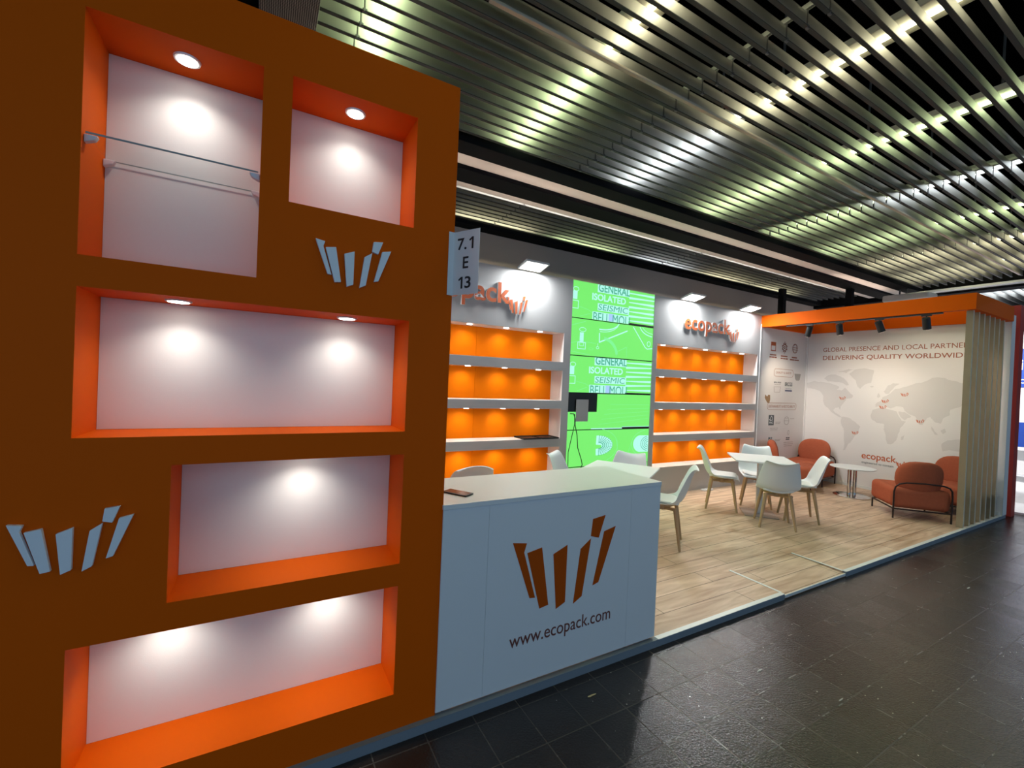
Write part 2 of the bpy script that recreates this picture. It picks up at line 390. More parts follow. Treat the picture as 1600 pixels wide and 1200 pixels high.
strip_thing('cross_rail', 'metal cross rail behind the louvres nearest the orange wall', 'rail', STEELD, (2.515, 2.54, -2.5, 1.40, 3.80, 3.83))
strip_thing('cable_rail', 'slim beige rail running between two ceiling louvres', 'rail', mat('beige_rail', (.55, .45, .33), .5), (.97, 10.3, .108, .136, 3.694, 3.712))
strip_thing('duct_panel', 'perforated metal panel above the orange display wall', 'duct panel', MESHM, (-.09, .195, .3, 1.40, 3.66, 3.95))
# lamps above the louvres
CREAM, LIME, COOL = (1, .94, .62), (.80, 1, .54), (.84, .92, 1)
FX = [(.55, LIME, LIME), (1.91, CREAM, LIME), (3.28, CREAM, COOL), (4.62, LIME, LIME), (6.0, COOL, LIME), (7.34, LIME, LIME), (8.7, CREAM, CREAM), (10.0, CREAM, CREAM)]
LAMPW = 3.2
def batten(x, y0, y1, col, n):
    t = thing('batten_light', (x, (y0+y1)/2, 3.92), 'lit batten above the louvres, ' + n, 'ceiling light', 'fluorescent battens above the louvres')
    MB().box(x-.10, x+.10, y0, y1, 3.925, 3.97).build('body', FIXT, t, bevel=.006)
    MB().tube([(x, y0+.03, 3.913), (x, y1-.03, 3.913)], .012, 10).build('tube', mat('lit_tube', (1, 1, 1), .3, emit=col, strength=9), t, smooth=True)
    q = MB()
    for yy in (y0+.2, y1-.2): q.box(x-.006, x+.006, yy-.006, yy+.006, 3.968, 4.5)
    q.build('hanger_rods', CLIPM, t)
    lamp('AREA', 'batten_lamp', (x, (y0+y1)/2, 3.898), LAMPW*(1.8 if y0 > 0 else 1), col, parent=t, shape='RECTANGLE', size=.06, size_y=y1-y0-.06)
NTH = ['nearest the orange wall', 'second row from the orange wall', 'third row from the orange wall', 'fourth row from the orange wall', 'fifth row, beyond the middle cross rail', 'sixth row, before the lounge', 'seventh row, above the lounge', 'last row at the far end']
for (x, c1, c2), n in zip(FX, NTH):
    batten(x, -1.12, .10, c1, n + ', over the aisle'); batten(x, .20, 1.36, c2, n + ', over the stand')
    if x < 9: batten(x, -2.42, -1.2, c1, n + ', behind the camera side')
for x, c in ((1.0, COOL), (2.6, CREAM), (4.2, LIME), (5.8, COOL), (7.4, CREAM), (9.0, CREAM)):
    t = thing('batten_light', (x, 2.95, 3.92), 'lit batten above the rear louvre strip, at %s' % {1.0: 'its left end', 2.6: 'the left shelf unit', 4.2: 'the green screen', 5.8: 'the right shelf unit', 7.4: 'the right end of the right shelf unit', 9.0: 'the lounge'}[x], 'ceiling light', 'battens above the rear louvres')
    MB().box(x-.62, x+.62, 2.89, 3.0, 3.925, 3.97).build('body', FIXT, t, bevel=.006)
    q = MB()
    for xx in (x-.4, x+.4): q.box(xx-.006, xx+.006, 2.94, 2.952, 3.968, 4.5)
    q.build('hanger_rods', CLIPM, t)
    lamp('AREA', 'batten_lamp', (x, 2.945, 3.90), 6.5, c, parent=t, shape='RECTANGLE', size=1.18, size_y=.04)

# ================================================================== ORANGE DISPLAY WALL
def holed_wall(mb, x0, x1, z0, z1, holes, y, yb, depth):
    """box wall with recesses: front cells, recess sides, outer sides, back"""
    xs = sorted({x0, x1, *[h[0] for h in holes], *[h[1] for h in holes]}); zs = sorted({z0, z1, *[h[2] for h in holes], *[h[3] for h in holes]})
    for a, b in zip(xs, xs[1:]):
        for c, d in zip(zs, zs[1:]):
            mx_, mz = (a+b)/2, (c+d)/2
            if any(h[0] < mx_ < h[1] and h[2] < mz < h[3] for h in holes): continue
            mb.poly([(a, y, c), (b, y, c), (b, y, d), (a, y, d)])
    for a, b, c, d in holes:
        e = y+depth
        mb.poly([(a, y, c), (a, y, d), (a, e, d), (a, e, c)]); mb.poly([(b, y, c), (b, e, c), (b, e, d), (b, y, d)])
        mb.poly([(a, y, c), (a, e, c), (b, e, c), (b, y, c)]); mb.poly([(a, y, d), (b, y, d), (b, e, d), (a, e, d)])
        mb.poly([(a, e, c), (a, e, d), (b, e, d), (b, e, c)])
    for q in ([(x0, y, z0), (x0, yb, z0), (x0, yb, z1), (x0, y, z1)], [(x1, y, z0), (x1, y, z1), (x1, yb, z1), (x1, yb, z0)],
              [(x0, y, z1), (x0, yb, z1), (x1, yb, z1), (x1, y, z1)], [(x0, y, z0), (x1, y, z0), (x1, yb, z0), (x0, yb, z0)],
              [(x0, yb, z0), (x1, yb, z0), (x1, yb, z1), (x0, yb, z1)]): mb.poly(q)
    bmesh.ops.remove_doubles(mb.bm, verts=mb.bm.verts, dist=1e-5)
NICHES = [(-.559, -.040, 2.061, 2.887), (.063, .5785, 2.3834, 2.890), (-.558, .5751, 1.4418, 1.9543), (-.286, .576, .8267, 1.335), (-.5557, .5723, .216, .7232)]
WALL = thing('display_wall', (-.31, .17, ZP), 'tall orange display wall with five lit white-backed niches', 'display wall')
q = MB(); holed_wall(q, -1.4, .78, ZP, 3.1, NICHES, 0, .36, .26); q.build('body', ORANGE, WALL)
for a, b, c, d in NICHES: MB().box(a+.001, b-.001, .25, .2595, c+.001, d-.001).build('niche_back_panel', NICHE, WALL)
NW = 4.7
def downlight(parent, x, y, z, power, r=.034, col=(1, .97, .93), ang=136):
    MB().disc((x, y), r*1.25, z-.006, z+.0, 28, r*1.32).build('downlight_ring', RING, parent, smooth=True)
    MB().disc((x, y), r, z-.0075, z-.005, 24).build('downlight_lens', LENS, parent)
    lamp('SPOT', 'niche_lamp', (x, y, z-.014), power, col, parent=parent, spot_size=math.radians(ang), spot_blend=1, shadow_soft_size=.02)
for x, z, p in ((-.299, 2.887, 1.25), (.324, 2.890, 1), (-.299, 1.9543, 1), (.322, 1.9543, 1), (.17, 1.335, 1.05), (-.30, .7232, 1.05), (.30, .7232, 1.05)):
    downlight(WALL, x, .125, z, NW*p)
# white logo plates on the orange wall
def logo_sign(label, pl, box, d0, d1, mt, group=None):
    c = pl.at((box[0]+box[1])/2, box[2], d0)
    t = thing('logo_sign', c, label, 'logo sign', group)
    for p in logo_polys(*box):
        q = MB(); art_poly(q, pl, p, d0, d1); q.build('logo_plate', mt, t, bevel=.0015)
    return t
logo_sign('white raised logo of six slanted plates below the top right niche', FRONT, (.166, .477, 2.070, 2.287), .001, .016, PLATE)
logo_sign('white raised logo of six slanted plates at the left edge, left of the fourth niche', FRONT, (-.700, -.385, .988, 1.204), .001, .016, PLATE)
# glass shelf in the first niche
t = thing('glass_shelf', (-.3, .13, 2.47), 'clear glass shelf held by small clips in the tall top left niche', 'shelf')
MB().box(-.552, -.047, .015, .243, 2.474, 2.480).build('pane', GLASS, t)
MB().box(-.552, -.047, .0125, .0148, 2.474, 2.480).build('pane_edge', EDGE, t); MB().box(-.552, -.047, .2432, .2445, 2.475, 2.479).build('pane_edge', EDGE, t)
for x, s in ((-.552, 1), (-.047, -1)):
    for y in (.03, .232):
        MB().prism([(x-.006*s, y-.012, 2.474), (x+.03*s, y-.012, 2.474), (x+.022*s, y-.012, 2.458), (x-.006*s, y-.012, 2.446)], (0, .024, 0)).build('clip', WHITE, t, bevel=.003)
# booth number sign
t = thing('booth_sign', (.80, -.06, 2.098), 'white angled sign reading 7.1 E 13 on the orange wall corner', 'sign')
MB().box(.752, .781, -.004, -.001, 2.098, 2.402).build('flange', WHITE, t)
sr = Vector((.851-.781, -.139+.004, 0)); sl = sr.length; sr.normalize(); sn = Vector((sr.y, -sr.x, 0))
SGN = Plane((.781, -.004, 0), sr, sn)
q = MB(); art_poly(q, SGN, [(0, 2.098), (sl, 2.098), (sl, 2.402), (0, 2.402)], -.002, .001); q.build('plate', WHITE, t)
for s_, a0, a1, z0, z1 in (('7.', .14, .50, 2.312, 2.368), ('E', .38, .60, 2.222, 2.278), ('3', .48, .72, 2.127, 2.183)):
    text_on(SGN, s_, sl*a0, sl*a1, z0, z1, .001, .0018, bold=.015).build('lettering', BLACK, t)
for a0, z0 in ((.60, 2.312), (.22, 2.127)):
    q = MB(); k = sl*a0; art_poly(q, SGN, [(k+.016, z0), (k+.0265, z0), (k+.0265, z0+.056), (k+.017, z0+.056), (k, z0+.044), (k+.004, z0+.037), (k+.016, z0+.045)], .001, .0018); q.build('lettering', BLACK, t)

# ================================================================== RECEPTION COUNTER
CT = thing('reception_counter', (1.53, .26, ZP), 'white reception counter with an orange logo and web address on its front', 'counter')
q = MB()
for a, b in ((.779, 1.0295), (1.0305, 2.0235), (2.0245, 2.28)): q.box(a, b, -.008, .010, .062, 1.054)
q.build('front_panel', WHITE, CT, bevel=.001)
MB().box(2.262, 2.28, .010, .50, .062, 1.054).build('side_panel', WHITE, CT); MB().box(.779, .80, .010, .50, .062, 1.054).build('side_panel', WHITE, CT)
MB().box(.80, 2.262, .06, .48, .30, .318).build('inner_shelf', WHITE, CT)
MB().box(.776, 2.2834, -.012, .535, 1.055, 1.0793).build('countertop', mat('countertop_white', (.80, .79, .77), .4, bump=.03), CT, bevel=.0015)
for x in (.83, 1.06, 1.99, 2.2): MB().box(x-.035, x+.035, .02, .09, ZP, .062).build('foot', WHITE, CT)
CF = Plane((0, -.008, 0), (1, 0, 0), (0, -1, 0))
q = MB()
for p in LOGO: art_poly(q, CF, p, 0, .002)
q.build('logo', RUSTP, CT)
text_on(CF, 'www.ecopack.com', 1.180, 1.886, .248, .345, 0, .0015).build('web_address', TEXTB, CT)
# phone on the counter
t = thing('phone', (.925, .17, 1.0793), 'dark smartphone with a painted brown screen reflection lying on the left end of the white counter', 'phone', rz=math.radians(-58))
MB().box(-.078, .078, -.037, .037, 0, .009).build('case', BLACKM, t, bevel=.004, seg=3, local=True)
MB().box(-.072, .072, -.032, .032, .0089, .0096).build('screen', SCREENB, t, local=True)

# ================================================================== BACK WALL: SHELF UNITS
ROWS = [(1.9638, 2.3504), (1.4566, 1.8578), (.9614, 1.3572), (.463, .8605)]
def shelf_unit(x0, x1, ox0, ox1, label, seams, lights):
    t = thing('shelf_unit', ((x0+x1)/2, D+.15, ZP), label, 'shelf unit')
    q = MB(); holed_wall(q, x0, x1, ZP, 3.066, [(ox0, ox1, a, b) for a, b in ROWS], D, D+.34, .275); q.build('body', GREYW, t)
    for a, b in ROWS:
        e = [ox0]+seams+[ox1]
        for c, d in zip(e, e[1:]): MB().box(c+.0015, d-.0015, D+.262, D+.2745, a+.001, b-.001).build('back_panel', ORANGE2, t)
        q = MB(); g = .004
        q.box(ox0+.0005, ox0+g, D+.001, D+.262, a+.001, b-.001); q.box(ox1-g, ox1-.0005, D+.001, D+.262, a+.001, b-.001)
        q.box(ox0+g, ox1-g, D+.001, D+.262, a+.0005, a+g); q.box(ox0+g, ox1-g, D+.001, D+.262, b-g, b-.0005)
        q.build('liner', WHITE, t)
        for x in lights:
            MB().disc((x, D+.09), .032, b-g-.008, b-g, 20).build('shelf_light', LENSW, t)
            lamp('SPOT', 'shelf_lamp', (x, D+.09, b-g-.012), 5.9, (1, .88, .72), (0, .16, -1), t, spot_size=math.radians(148), spot_blend=1, shadow_soft_size=.015)
    return t
shelf_unit(5.046, 7.7476, 5.1337, 7.6868, 'right shelf unit with orange backed open shelves, right of the green screen', [6.27, 7.27], [5.362, 5.866, 6.37, 6.862, 7.356])
shelf_unit(.78, 3.5215, .857, 3.4103, 'left shelf unit with orange backed open shelves, left of the green screen', [1.27, 2.27], [1.09, 1.59, 2.093, 2.588, 3.087])
def white_sides(o):
    o.data.materials.append(WHITE)
    for p in o.data.polygons: p.material_index = 0 if p.normal.y < -.7 else 1
def word_sign(label, dx):
    t = thing('logo_sign', (6.385+dx, D, 2.507), label, 'logo sign')
    w = text_on(BACK, 'ecopack', 5.692+dx, 6.833+dx, 2.545, 2.866, .002, .026, bold=.022)
    for b in split_islands(w.bm):
        q = MB(); q.bm.free(); q.bm = b; white_sides(q.build('letter', RUST, t))
    w.bm.free()
    for p in logo_polys(6.785+dx, 7.085+dx, 2.507, 2.745):
        q = MB(); art_poly(q, BACK, p, .002, .026); white_sides(q.build('logo_plate', RUST, t))
word_sign('raised orange wordmark with slanted logo above the right shelf unit', 0)
word_sign('raised orange wordmark partly behind the booth sign above the left shelf unit', -4.265)
def flood(x, label):
    t = thing('floodlight', (x, 2.55, 3.05), label, 'floodlight', 'floodlights on the back wall')
    MB().box(x-.165, x+.165, 2.44, 2.66, 3.082, 3.108).build('housing', RING, t, bevel=.004)
    MB().box(x-.14, x+.14, 2.46, 2.64, 3.079, 3.082).build('led_panel', LENS, t)
    MB().box(x-.03, x+.03, 2.58, 2.705, 3.108, 3.116).build('bracket', BLACKM, t)
    lamp('AREA', 'flood_lamp', (x, 2.55, 3.074), 20, (.95, .98, 1), (0, 0, -1), t, shape='RECTANGLE', size=.27, size_y=.16)
    t.rotation_euler = (math.radians(-14), 0, 0); t.location.z += .012
for x, l in ((1.15, 'floodlight hidden behind the booth sign on the left shelf unit'), (2.815, 'white floodlight on top of the left shelf unit'), (5.74, 'white floodlight above the wordmark of the right shelf unit'), (7.21, 'white floodlight at the right end of the right shelf unit')): flood(x, l)
# black trays left on the left unit's third shelf
for i, (x, l) in enumerate(((2.97, 'flat black tray, left one of two on the left shelf unit'), (3.245, 'flat black tray, right one of two on the left shelf unit'))):
    t = thing('tray', (x, D+.10, .9654), l, 'tray', 'black trays on the shelf')
    MB().box(x-.13, x+.13, D-.03, D+.22, .9656, .975).build('base', BLACKM, t, bevel=.003)
    q = MB()
    for e in ((x-.13, x+.13, D-.03, D-.02), (x-.13, x+.13, D+.21, D+.22), (x-.13, x-.12, D-.02, D+.21), (x+.12, x+.13, D-.02, D+.21)): q.box(*e, .975, .985)
    q.build('rim', BLACKM, t)

# ================================================================== VIDEO WALL
VX0, VX1, VZ, VP, VY = 3.5254, 5.0418, 3.072, .5021, 2.69
V = thing('video_wall', (4.28, VY+.05, ZP), 'tall green video wall of stacked panels between the two shelf units', 'screen')
MB().box(VX0, VX1, VY+.012, VY+.12, ZP, VZ).build('frame', BLACKM, V)
VW = Plane((0, VY, 0), (1, 0, 0), (0, -1, 0))
PAN = []
for k in range(6):
    zt, zb = VZ-VP*k-.003, VZ-VP*(k+1)+.011
    q = MB()
    if k == 3: q.box(4.03, VX1, VY, VY+.012, zb, zt); q.box(VX0, 4.03, VY, VY+.012, zb, 1.312)
    else: q.box(VX0, VX1, VY, VY+.012, max(zb, ZP), zt)
    PAN.append((q.build('panel', GREEN, V), zb, zt))
def gfx(k, name, mt, fn, d=(.0002, .0012)):
    q = MB(); fn(q, d); q.build(name, mt, PAN[k][0])
def stripes(q, d, zt, zb):
    n = 7
    for i in range(n):
        z = zb+.02+(zt-zb-.03)*(i+.5)/n
        h0 = .040 if i % 2 else .018; art_poly(q, VW, [(4.53, z-h0*.55), (VX1-.002, z-.012+(.012 if i % 2 else -.004)), (VX1-.002, z+.016), (4.53, z+h0*.25)], *d)
def bolt(q, d, cx, zt, zb, w=.13):
    h = zt-zb
    art_line(q, VW, ell(cx+.01, zt-.03, w*.42, .028), .007, *d)
    art_poly(q, VW, [(cx-w*.28, zb+h*.30), (cx+w*.22, zb+h*.30), (cx+w*.22, zt-.07), (cx-w*.28, zt-.07)], *d)
    art_line(q, VW, [(cx-w*.5, zb), (cx+w*.5, zb), (cx+w*.5, zb+h*.3), (cx-w*.5, zb+h*.3)], .009, *d, closed=True)
    art_line(q, VW, [(cx-w*.25, zb+h*.28), (cx-w*.25, zb+.04), (cx+w*.25, zb+.04), (cx+w*.25, zb+h*.28)], .006, *d)
def lettering(k):
    zb, zt = PAN[k][1], PAN[k][2]; o = VP*k
    def plates(q, d):
        art_poly(q, VW, [(3.944, 2.962-o), (4.535, 2.962-o), (4.535, zt-.001), (3.944, zt-.001)], *d)
        art_poly(q, VW, [(3.955, 2.712-o), (4.538, 2.712-o), (4.538, 2.812-o), (3.955, 2.812-o)], *d)
        art_poly(q, VW, [(3.868, zb+.001), (4.538, zb+.001), (4.538, 2.690-o), (3.868, 2.690-o)], *d)
        stripes(q, d, zt, zb)
        art_poly(q, VW, [(VX0+.002, 2.82-o), (VX0+.075, 2.82-o), (VX0+.075, 2.93-o), (VX0+.002, 2.93-o)], *d)
        art_line(q, VW, [(VX0+.004, 2.70-o), (VX0+.095, 2.70-o), (VX0+.095, 2.80-o), (VX0+.004, 2.80-o)], .01, *d)
        art_line(q, VW, ell(VX0+.05, 2.955-o, .045, .028), .008, *d)
    gfx(k, 'graphic', CYAN, plates)
    gfx(k, 'graphic', LILAC, lambda q, d: art_poly(q, VW, [(4.16, zb+.001), (4.26, zb+.001), (4.26, 2.688-o), (4.16, 2.688-o)], *d), (.0012, .0015))
    gfx(k, 'graphic', PALEG, lambda q, d: (art_line(q, VW, [(3.64, 2.73-o), (3.80, 2.70-o), (3.87, 2.665-o)], .006, *d), art_line(q, VW, [(3.66, 2.60-o), (3.83, 2.655-o)], .006, *d)))
    text_on(VW, 'ISOLATED', 3.852, 4.470, 2.845-o, 2.940-o, .0002, .0016, bold=.03).build('lettering', CYAN, PAN[k][0])
    text_on(VW, 'SEISMIC', 3.965, 4.520, 2.722-o, 2.803-o, .0012, .002, shear=.12).build('lettering', TEAL, PAN[k][0])
    text_on(VW, 'GENERAL', 3.960, 4.540, 2.972-o, 3.085-o, .0012, .002, clip=(2.96-o, zt-.002), bold=.014).build('lettering', TEAL, PAN[k][0])
    text_on(VW, 'BELL MOU', 3.885, 4.560, 2.555-o, 2.682-o, .0016, .0022, clip=(zb+.002, 2.70-o)).build('lettering', TEAL, PAN[k][0])
lettering(0); lettering(2)
def p1(q, d):
    bolt(q, d, 3.705, 2.455, 2.165)
    art_line(q, VW, [(4.008, 2.40), (4.013, 2.278), (4.52, 2.478)], .018, *d)
    art_line(q, VW, ell(4.05, 2.60, .32, .145, 262, 345, 14), .016, *d); art_line(q, VW, ell(4.05, 2.60, .32, .175, 264, 335, 14), .008, *d)
    art_line(q, VW, [(4.64, 2.545), (4.89, 2.27), (4.93, 2.248), (5.035, 2.262)], .014, *d)
    art_line(q, VW, ell(5.06, 2.60, .30, .165, 195, 262, 12), .014, *d); art_line(q, VW, ell(5.06, 2.60, .25, .125, 200, 265, 12), .007, *d)
    art_line(q, VW, ell(4.96, 2.325, .034, .036), .009, *d); art_line(q, VW, ell(3.985, 2.20, .022, .016), .006, *d); art_line(q, VW, [(3.985, 2.26), (3.985, 2.22)], .006, *d)
gfx(1, 'graphic', CYAN, p1)
gfx(1, 'graphic', PALEG, lambda q, d: (art_line(q, VW, ell(4.06, 2.10, .28, .24, 10, 80, 10), .045, *d), art_line(q, VW, [(4.33, 2.105), (4.34, 2.17), (4.52, 2.245), (4.53, 2.11)], .008, *d), art_line(q, VW, [(3.53, 2.47), (3.76, 2.54)], .008, *d), art_line(q, VW, [(3.53, 2.235), (3.68, 2.27), (3.95, 2.255)], .006, *d), art_line(q, VW, [(3.53, 2.125), (3.86, 2.09)], .007, *d), art_line(q, VW, ell(3.87, 2.175, .04, .014), .004, *d)))
gfx(3, 'graphic', CYAN, lambda q, d: (art_poly(q, VW, [(3.93, PAN[3][1]), (4.50, PAN[3][1]), (4.50, PAN[3][1]+.014), (3.93, PAN[3][1]+.014)], *d), art_poly(q, VW, [(4.50, PAN[3][1]+.022), (VX1, PAN[3][1]+.022), (VX1, PAN[3][1]+.03), (4.50, PAN[3][1]+.03)], *d)))
gfx(3, 'graphic', PALEG, lambda q, d: [art_line(q, VW, [(4.06+.05*i, 1.14+.07*i), (VX1-.02, 1.22+.05*i)], .004, *d) for i in range(5)])
for k, x0, h in ((0, 4.54, .018), (2, 4.53, .014), (3, 4.50, .022)):
    zb = PAN[k][1]; MB().box(x0, VX1, VY-.0022, VY+.001, zb-.002, zb+h).build('dark_module', BLACK, PAN[k][0])
def p4(q, d):
    zc = .845
    for i in range(6):
        for j in range(17):
            a = math.radians(-88+176*j/16); r = .075+.0315*i
            cx = 4.08+r*math.cos(a)*1.06; cz = zc+r*math.sin(a)*.58
            art_poly(q, VW, ell(cx, cz, .0095, .0072, n=6)[:-1], *d)
gfx(4, 'graphic', CYAN, lambda q, d: (art_poly(q, VW, [(4.035, .985)]+[(4.05+.285*math.cos(a), .848+.138*math.sin(a)) for a in [math.radians(88-11*i) for i in range(17)]]+[(4.035, .71), (4.03, .80), (4.13, .81), (4.13, .85), (4.03, .86)], *d),
    art_poly(q, VW, [(4.885+.15*math.cos(math.radians(100+10*i)), .846+.125*math.sin(math.radians(100+10*i))) for i in range(17)]+[(VX1-.002, .72), (VX1-.002, .965)], *d)))
gfx(4, 'graphic', TEAL, lambda q, d: (p4(q, d), [art_line(q, VW, ell(5.04, .846, .05+.035*i, .03+.026*i, 100, 260, 10), .008, *d) for i in range(4)]), (.0012, .0016))
gfx(4, 'graphic', PALEG, lambda q, d: (art_line(q, VW, ell(4.03, .84, .40, .24, -60, 75, 18), .007, *d), art_line(q, VW, ell(5.02, .846, .32, .20, 100, 262, 18), .008, *d), art_line(q, VW, [(4.40, .92), (4.46, .68)], .006, *d), art_line(q, VW, [(4.70, .88), (4.63, .69)], .006, *d)))
t = tag(MB().box(3.655, 3.862, VY-.008, VY-.005, 1.184, 1.482).build('paper_notice', PAPER), 'grey paper sheet hanging on the dark module of the video wall', 'paper')
q = MB(); q.tube([(3.555, VY-.012, 1.290), (3.61, VY-.02, 1.288), (3.635, VY-.02, 1.22), (3.64, VY-.02, 1.14), (3.68, VY-.02, 1.0), (3.70, VY-.02, .83), (3.765, VY-.03, .66), (3.78, VY-.03, .60), (3.76, VY-.03, .56), (3.74, VY-.03, ZP+.01)], .006, 8)
q.tube([(3.625, VY-.018, 1.286), (3.63, VY-.022, 1.15), (3.59, VY-.022, .98), (3.545, VY-.02, .78), (3.55, VY-.02, .4), (3.56, VY-.02, ZP+.01)], .005, 8)
tag(q.build('power_cable', BLACKM, smooth=True), 'thin black cable looping down the left side of the green screen', 'cable')

# ================================================================== LOUNGE CUBICLE
F = thing('canopy_frame', (8.5, 1.3, 2.85), 'orange canopy frame on top of the lounge corner', 'canopy')
FX0, FX1, FY0, FY1, FB, FT = 7.7495, 9.30, -.05, D, 2.845, 3.05
MB().box(FX0, FX0+.10, FY0, FY1-.001, FB, FT).build('fascia', ORANGE, F); MB().box(FX0+.10, FX1, FY0, FY0+.10, FB, FT).build('fascia', ORANGE, F)
MB().box(FX0+.10, FX1-.02, FY1-.06, FY1-.001, FB+.01, FT).build('fascia', ORANGE, F); MB().box(FX1-.06, FX1-.005, FY0+.10, FY1-.06, FB+.01, FT).build('fascia', ORANGE, F)
for k in range(7):
    x = 7.875+.205*k
    t = thing('wood_slat', (x, .03, ZP), '', 'slat')
    MB().box(x-.018, x+.018, -.002, .064, ZP+.003, FB).build('board', OAK, t, bevel=.002); MB().box(x-.0175, x+.0175, -.004, -.002, ZP+.003, FB).build('lit_edge', EDGELIT, t)  # thin pale front strip paints the lit edge of each slat
    tag(t, 'vertical oak slat at the lounge front, %s' % ['nearest the seating', 'second from the seating', 'third from the seating', 'the middle one', 'third from the end wall', 'second from the end wall', 'next to the end wall'][k], 'slat', 'oak slats of the lounge screen')
# track with four spots
T = thing('track_rail', (7.80, 1.27, 2.83), 'black lighting track under the orange canopy fascia', 'lighting track')
MB().box(7.785, 7.815, .27, 2.27, 2.824, 2.845).build('rail', BLACKM, T)
SP = [(1.905, (8.55, 2.66, 1.55), 'leftmost'), (1.471, (9.3, 1.75, 1.7), 'second from the left'), (.962, (9.3, .95, 2.0), 'second from the right'), (.437, (9.3, .62, 1.8), 'rightmost')]
for y, tg, n in SP:
    t = thing('track_spotlight', (7.80, y, 2.824), 'black cylinder spotlight on the track under the canopy, ' + n, 'spotlight', 'track spotlights')
    MB().box(7.787, 7.813, y-.055, y+.055, 2.806, 2.824).build('adapter', BLACKM, t, bevel=.003)
    MB().tube([(7.80, y, 2.806), (7.80, y, 2.765)], .009, 8).build('stem', BLACKM, t)
    d = (Vector(tg)-Vector((7.80, y, 2.74))).normalized(); d = (d*.55 + Vector((0, (-.25 if n == 'second from the right' else .22 if n == 'leftmost' else -.05), -1))).normalized()
    a = Vector((7.80, y, 2.745)) - d*.05; b = a + d*.165
    MB().tube([a, a+d*.01, b], [.036, .045, .045], 20).build('head', BLACKM, t, smooth=True)
    MB().tube([b, b+d*.002], .037, 16).build('lens', LENSW, t)
    d2 = (Vector(tg)-b).normalized()
    lamp('SPOT', 'track_lamp', b+d*.02, 18 if y < 1.2 else 42, (1, .82, .62), d2, t, spot_size=math.radians(76), spot_blend=.9, shadow_soft_size=.03)

# map wall graphics
MAPD = {'na': [(2.664, 1.899), (2.528, 1.942), (2.369, 1.919), (2.297, 1.908), (2.168, 1.872), (2.098, 1.835), (2.141, 1.782), (2.062, 1.772), (2.008, 1.826), (1.962, 1.776), (1.871, 1.679), (1.891, 1.641), (1.978, 1.623), (2.019, 1.544), (2.06, 1.477), (2.069, 1.412), (2.094, 1.461), (2.15, 1.444), (2.182, 1.403), (2.146, 1.354), (2.088, 1.32), (2.041, 1.286), (2.063, 1.271), (2.144, 1.315), (2.215, 1.361), (2.252, 1.41), (2.339, 1.496), (2.358, 1.654), (2.422, 1.744), (2.521, 1.781), (2.646, 1.79)],
 'isl': [(2.36, 1.986), (2.292, 2.053), (2.176, 2.067), (2.084, 2.029), (1.991, 1.954), (1.944, 1.879), (1.988, 1.865), (2.056, 1.914), (2.17, 1.924), (2.287, 1.934)], 'isl2': [(2.133, 2.119), (1.957, 2.171), (1.891, 2.158), (1.997, 2.094)],
 'green': [(1.953, 2.082), (1.869, 2.158), (1.722, 2.182), (1.578, 2.145), (1.594, 2.036), (1.609, 1.925), (1.71, 1.886), (1.77, 1.809), (1.814, 1.858), (1.84, 1.957)], 'ice': [(1.631, 1.859), (1.597, 1.874), (1.566, 1.861), (1.596, 1.84)],
 'sa': [(2.041, 1.286), (1.941, 1.282), (1.852, 1.228), (1.742, 1.139), (1.759, 1.038), (1.819, 0.955), (1.859, 0.874), (1.921, 0.79), (1.96, 0.682), (1.993, 0.676), (1.985, 0.857), (1.985, 1.01), (2.035, 1.132), (2.05, 1.221)],
 'af': [(1.57, 1.451), (1.472, 1.495), (1.355, 1.48), (1.24, 1.454), (1.199, 1.364), (1.16, 1.298), (1.105, 1.292), (1.174, 1.18), (1.206, 1.059), (1.221, 0.964), (1.293, 0.883), (1.341, 0.887), (1.365, 1.015), (1.399, 1.13), (1.402, 1.225), (1.501, 1.227), (1.573, 1.28), (1.596, 1.351)], 'mad': [(1.159, 1.03), (1.114, 1.071), (1.129, 0.988), (1.156, 0.973)],
 'eu': [(1.532, 1.503), (1.534, 1.551), (1.505, 1.589), (1.457, 1.624), (1.44, 1.678), (1.383, 1.705), (1.327, 1.755), (1.273, 1.828), (1.145, 1.868), (1.057, 1.905), (0.935, 1.942), (0.802, 2.024), (0.654, 2.026), (0.605, 1.994), (0.478, 1.954), (0.416, 1.945), (0.404, 1.628), (0.464, 1.581), (0.572, 1.53), (0.576, 1.443), (0.647, 1.393), (0.676, 1.303), (0.742, 1.318), (0.804, 1.401), (0.845, 1.374), (0.892, 1.257), (0.926, 1.254), (0.984, 1.384), (1.056, 1.412), (1.13, 1.474), (1.151, 1.531), (1.243, 1.536), (1.317, 1.495), (1.395, 1.532), (1.453, 1.521)],
 'scan': [(1.425, 1.779), (1.371, 1.884), (1.296, 1.926), (1.212, 1.919), (1.293, 1.839), (1.346, 1.749), (1.394, 1.74)], 'uk': [(1.519, 1.685), (1.498, 1.752), (1.47, 1.688), (1.498, 1.662)], 'arab': [(1.21, 1.452), (1.129, 1.451), (1.036, 1.379), (1.124, 1.313), (1.162, 1.344)],
 'ind': [(0.789, 1.246), (0.754, 1.206), (0.702, 1.124), (0.735, 1.12), (0.779, 1.192)], 'ind2': [(0.672, 1.194), (0.624, 1.232), (0.606, 1.18), (0.645, 1.142)], 'aus': [(0.655, 0.977), (0.586, 1.052), (0.507, 1.074), (0.4, 1.099), (0.363, 0.915), (0.47, 0.898), (0.564, 0.904), (0.635, 0.871)]}
def roughen(pts):
    out = []
    for i, p in enumerate(pts):
        n = pts[(i+1) % len(pts)]; out.append(p); l = math.hypot(n[0]-p[0], n[1]-p[1])
        if l > .03: out.append(((p[0]+n[0])/2+random.uniform(-.1, .1)*l*.8, (p[1]+n[1])/2+random.uniform(-.1, .1)*l*.8))
    return out
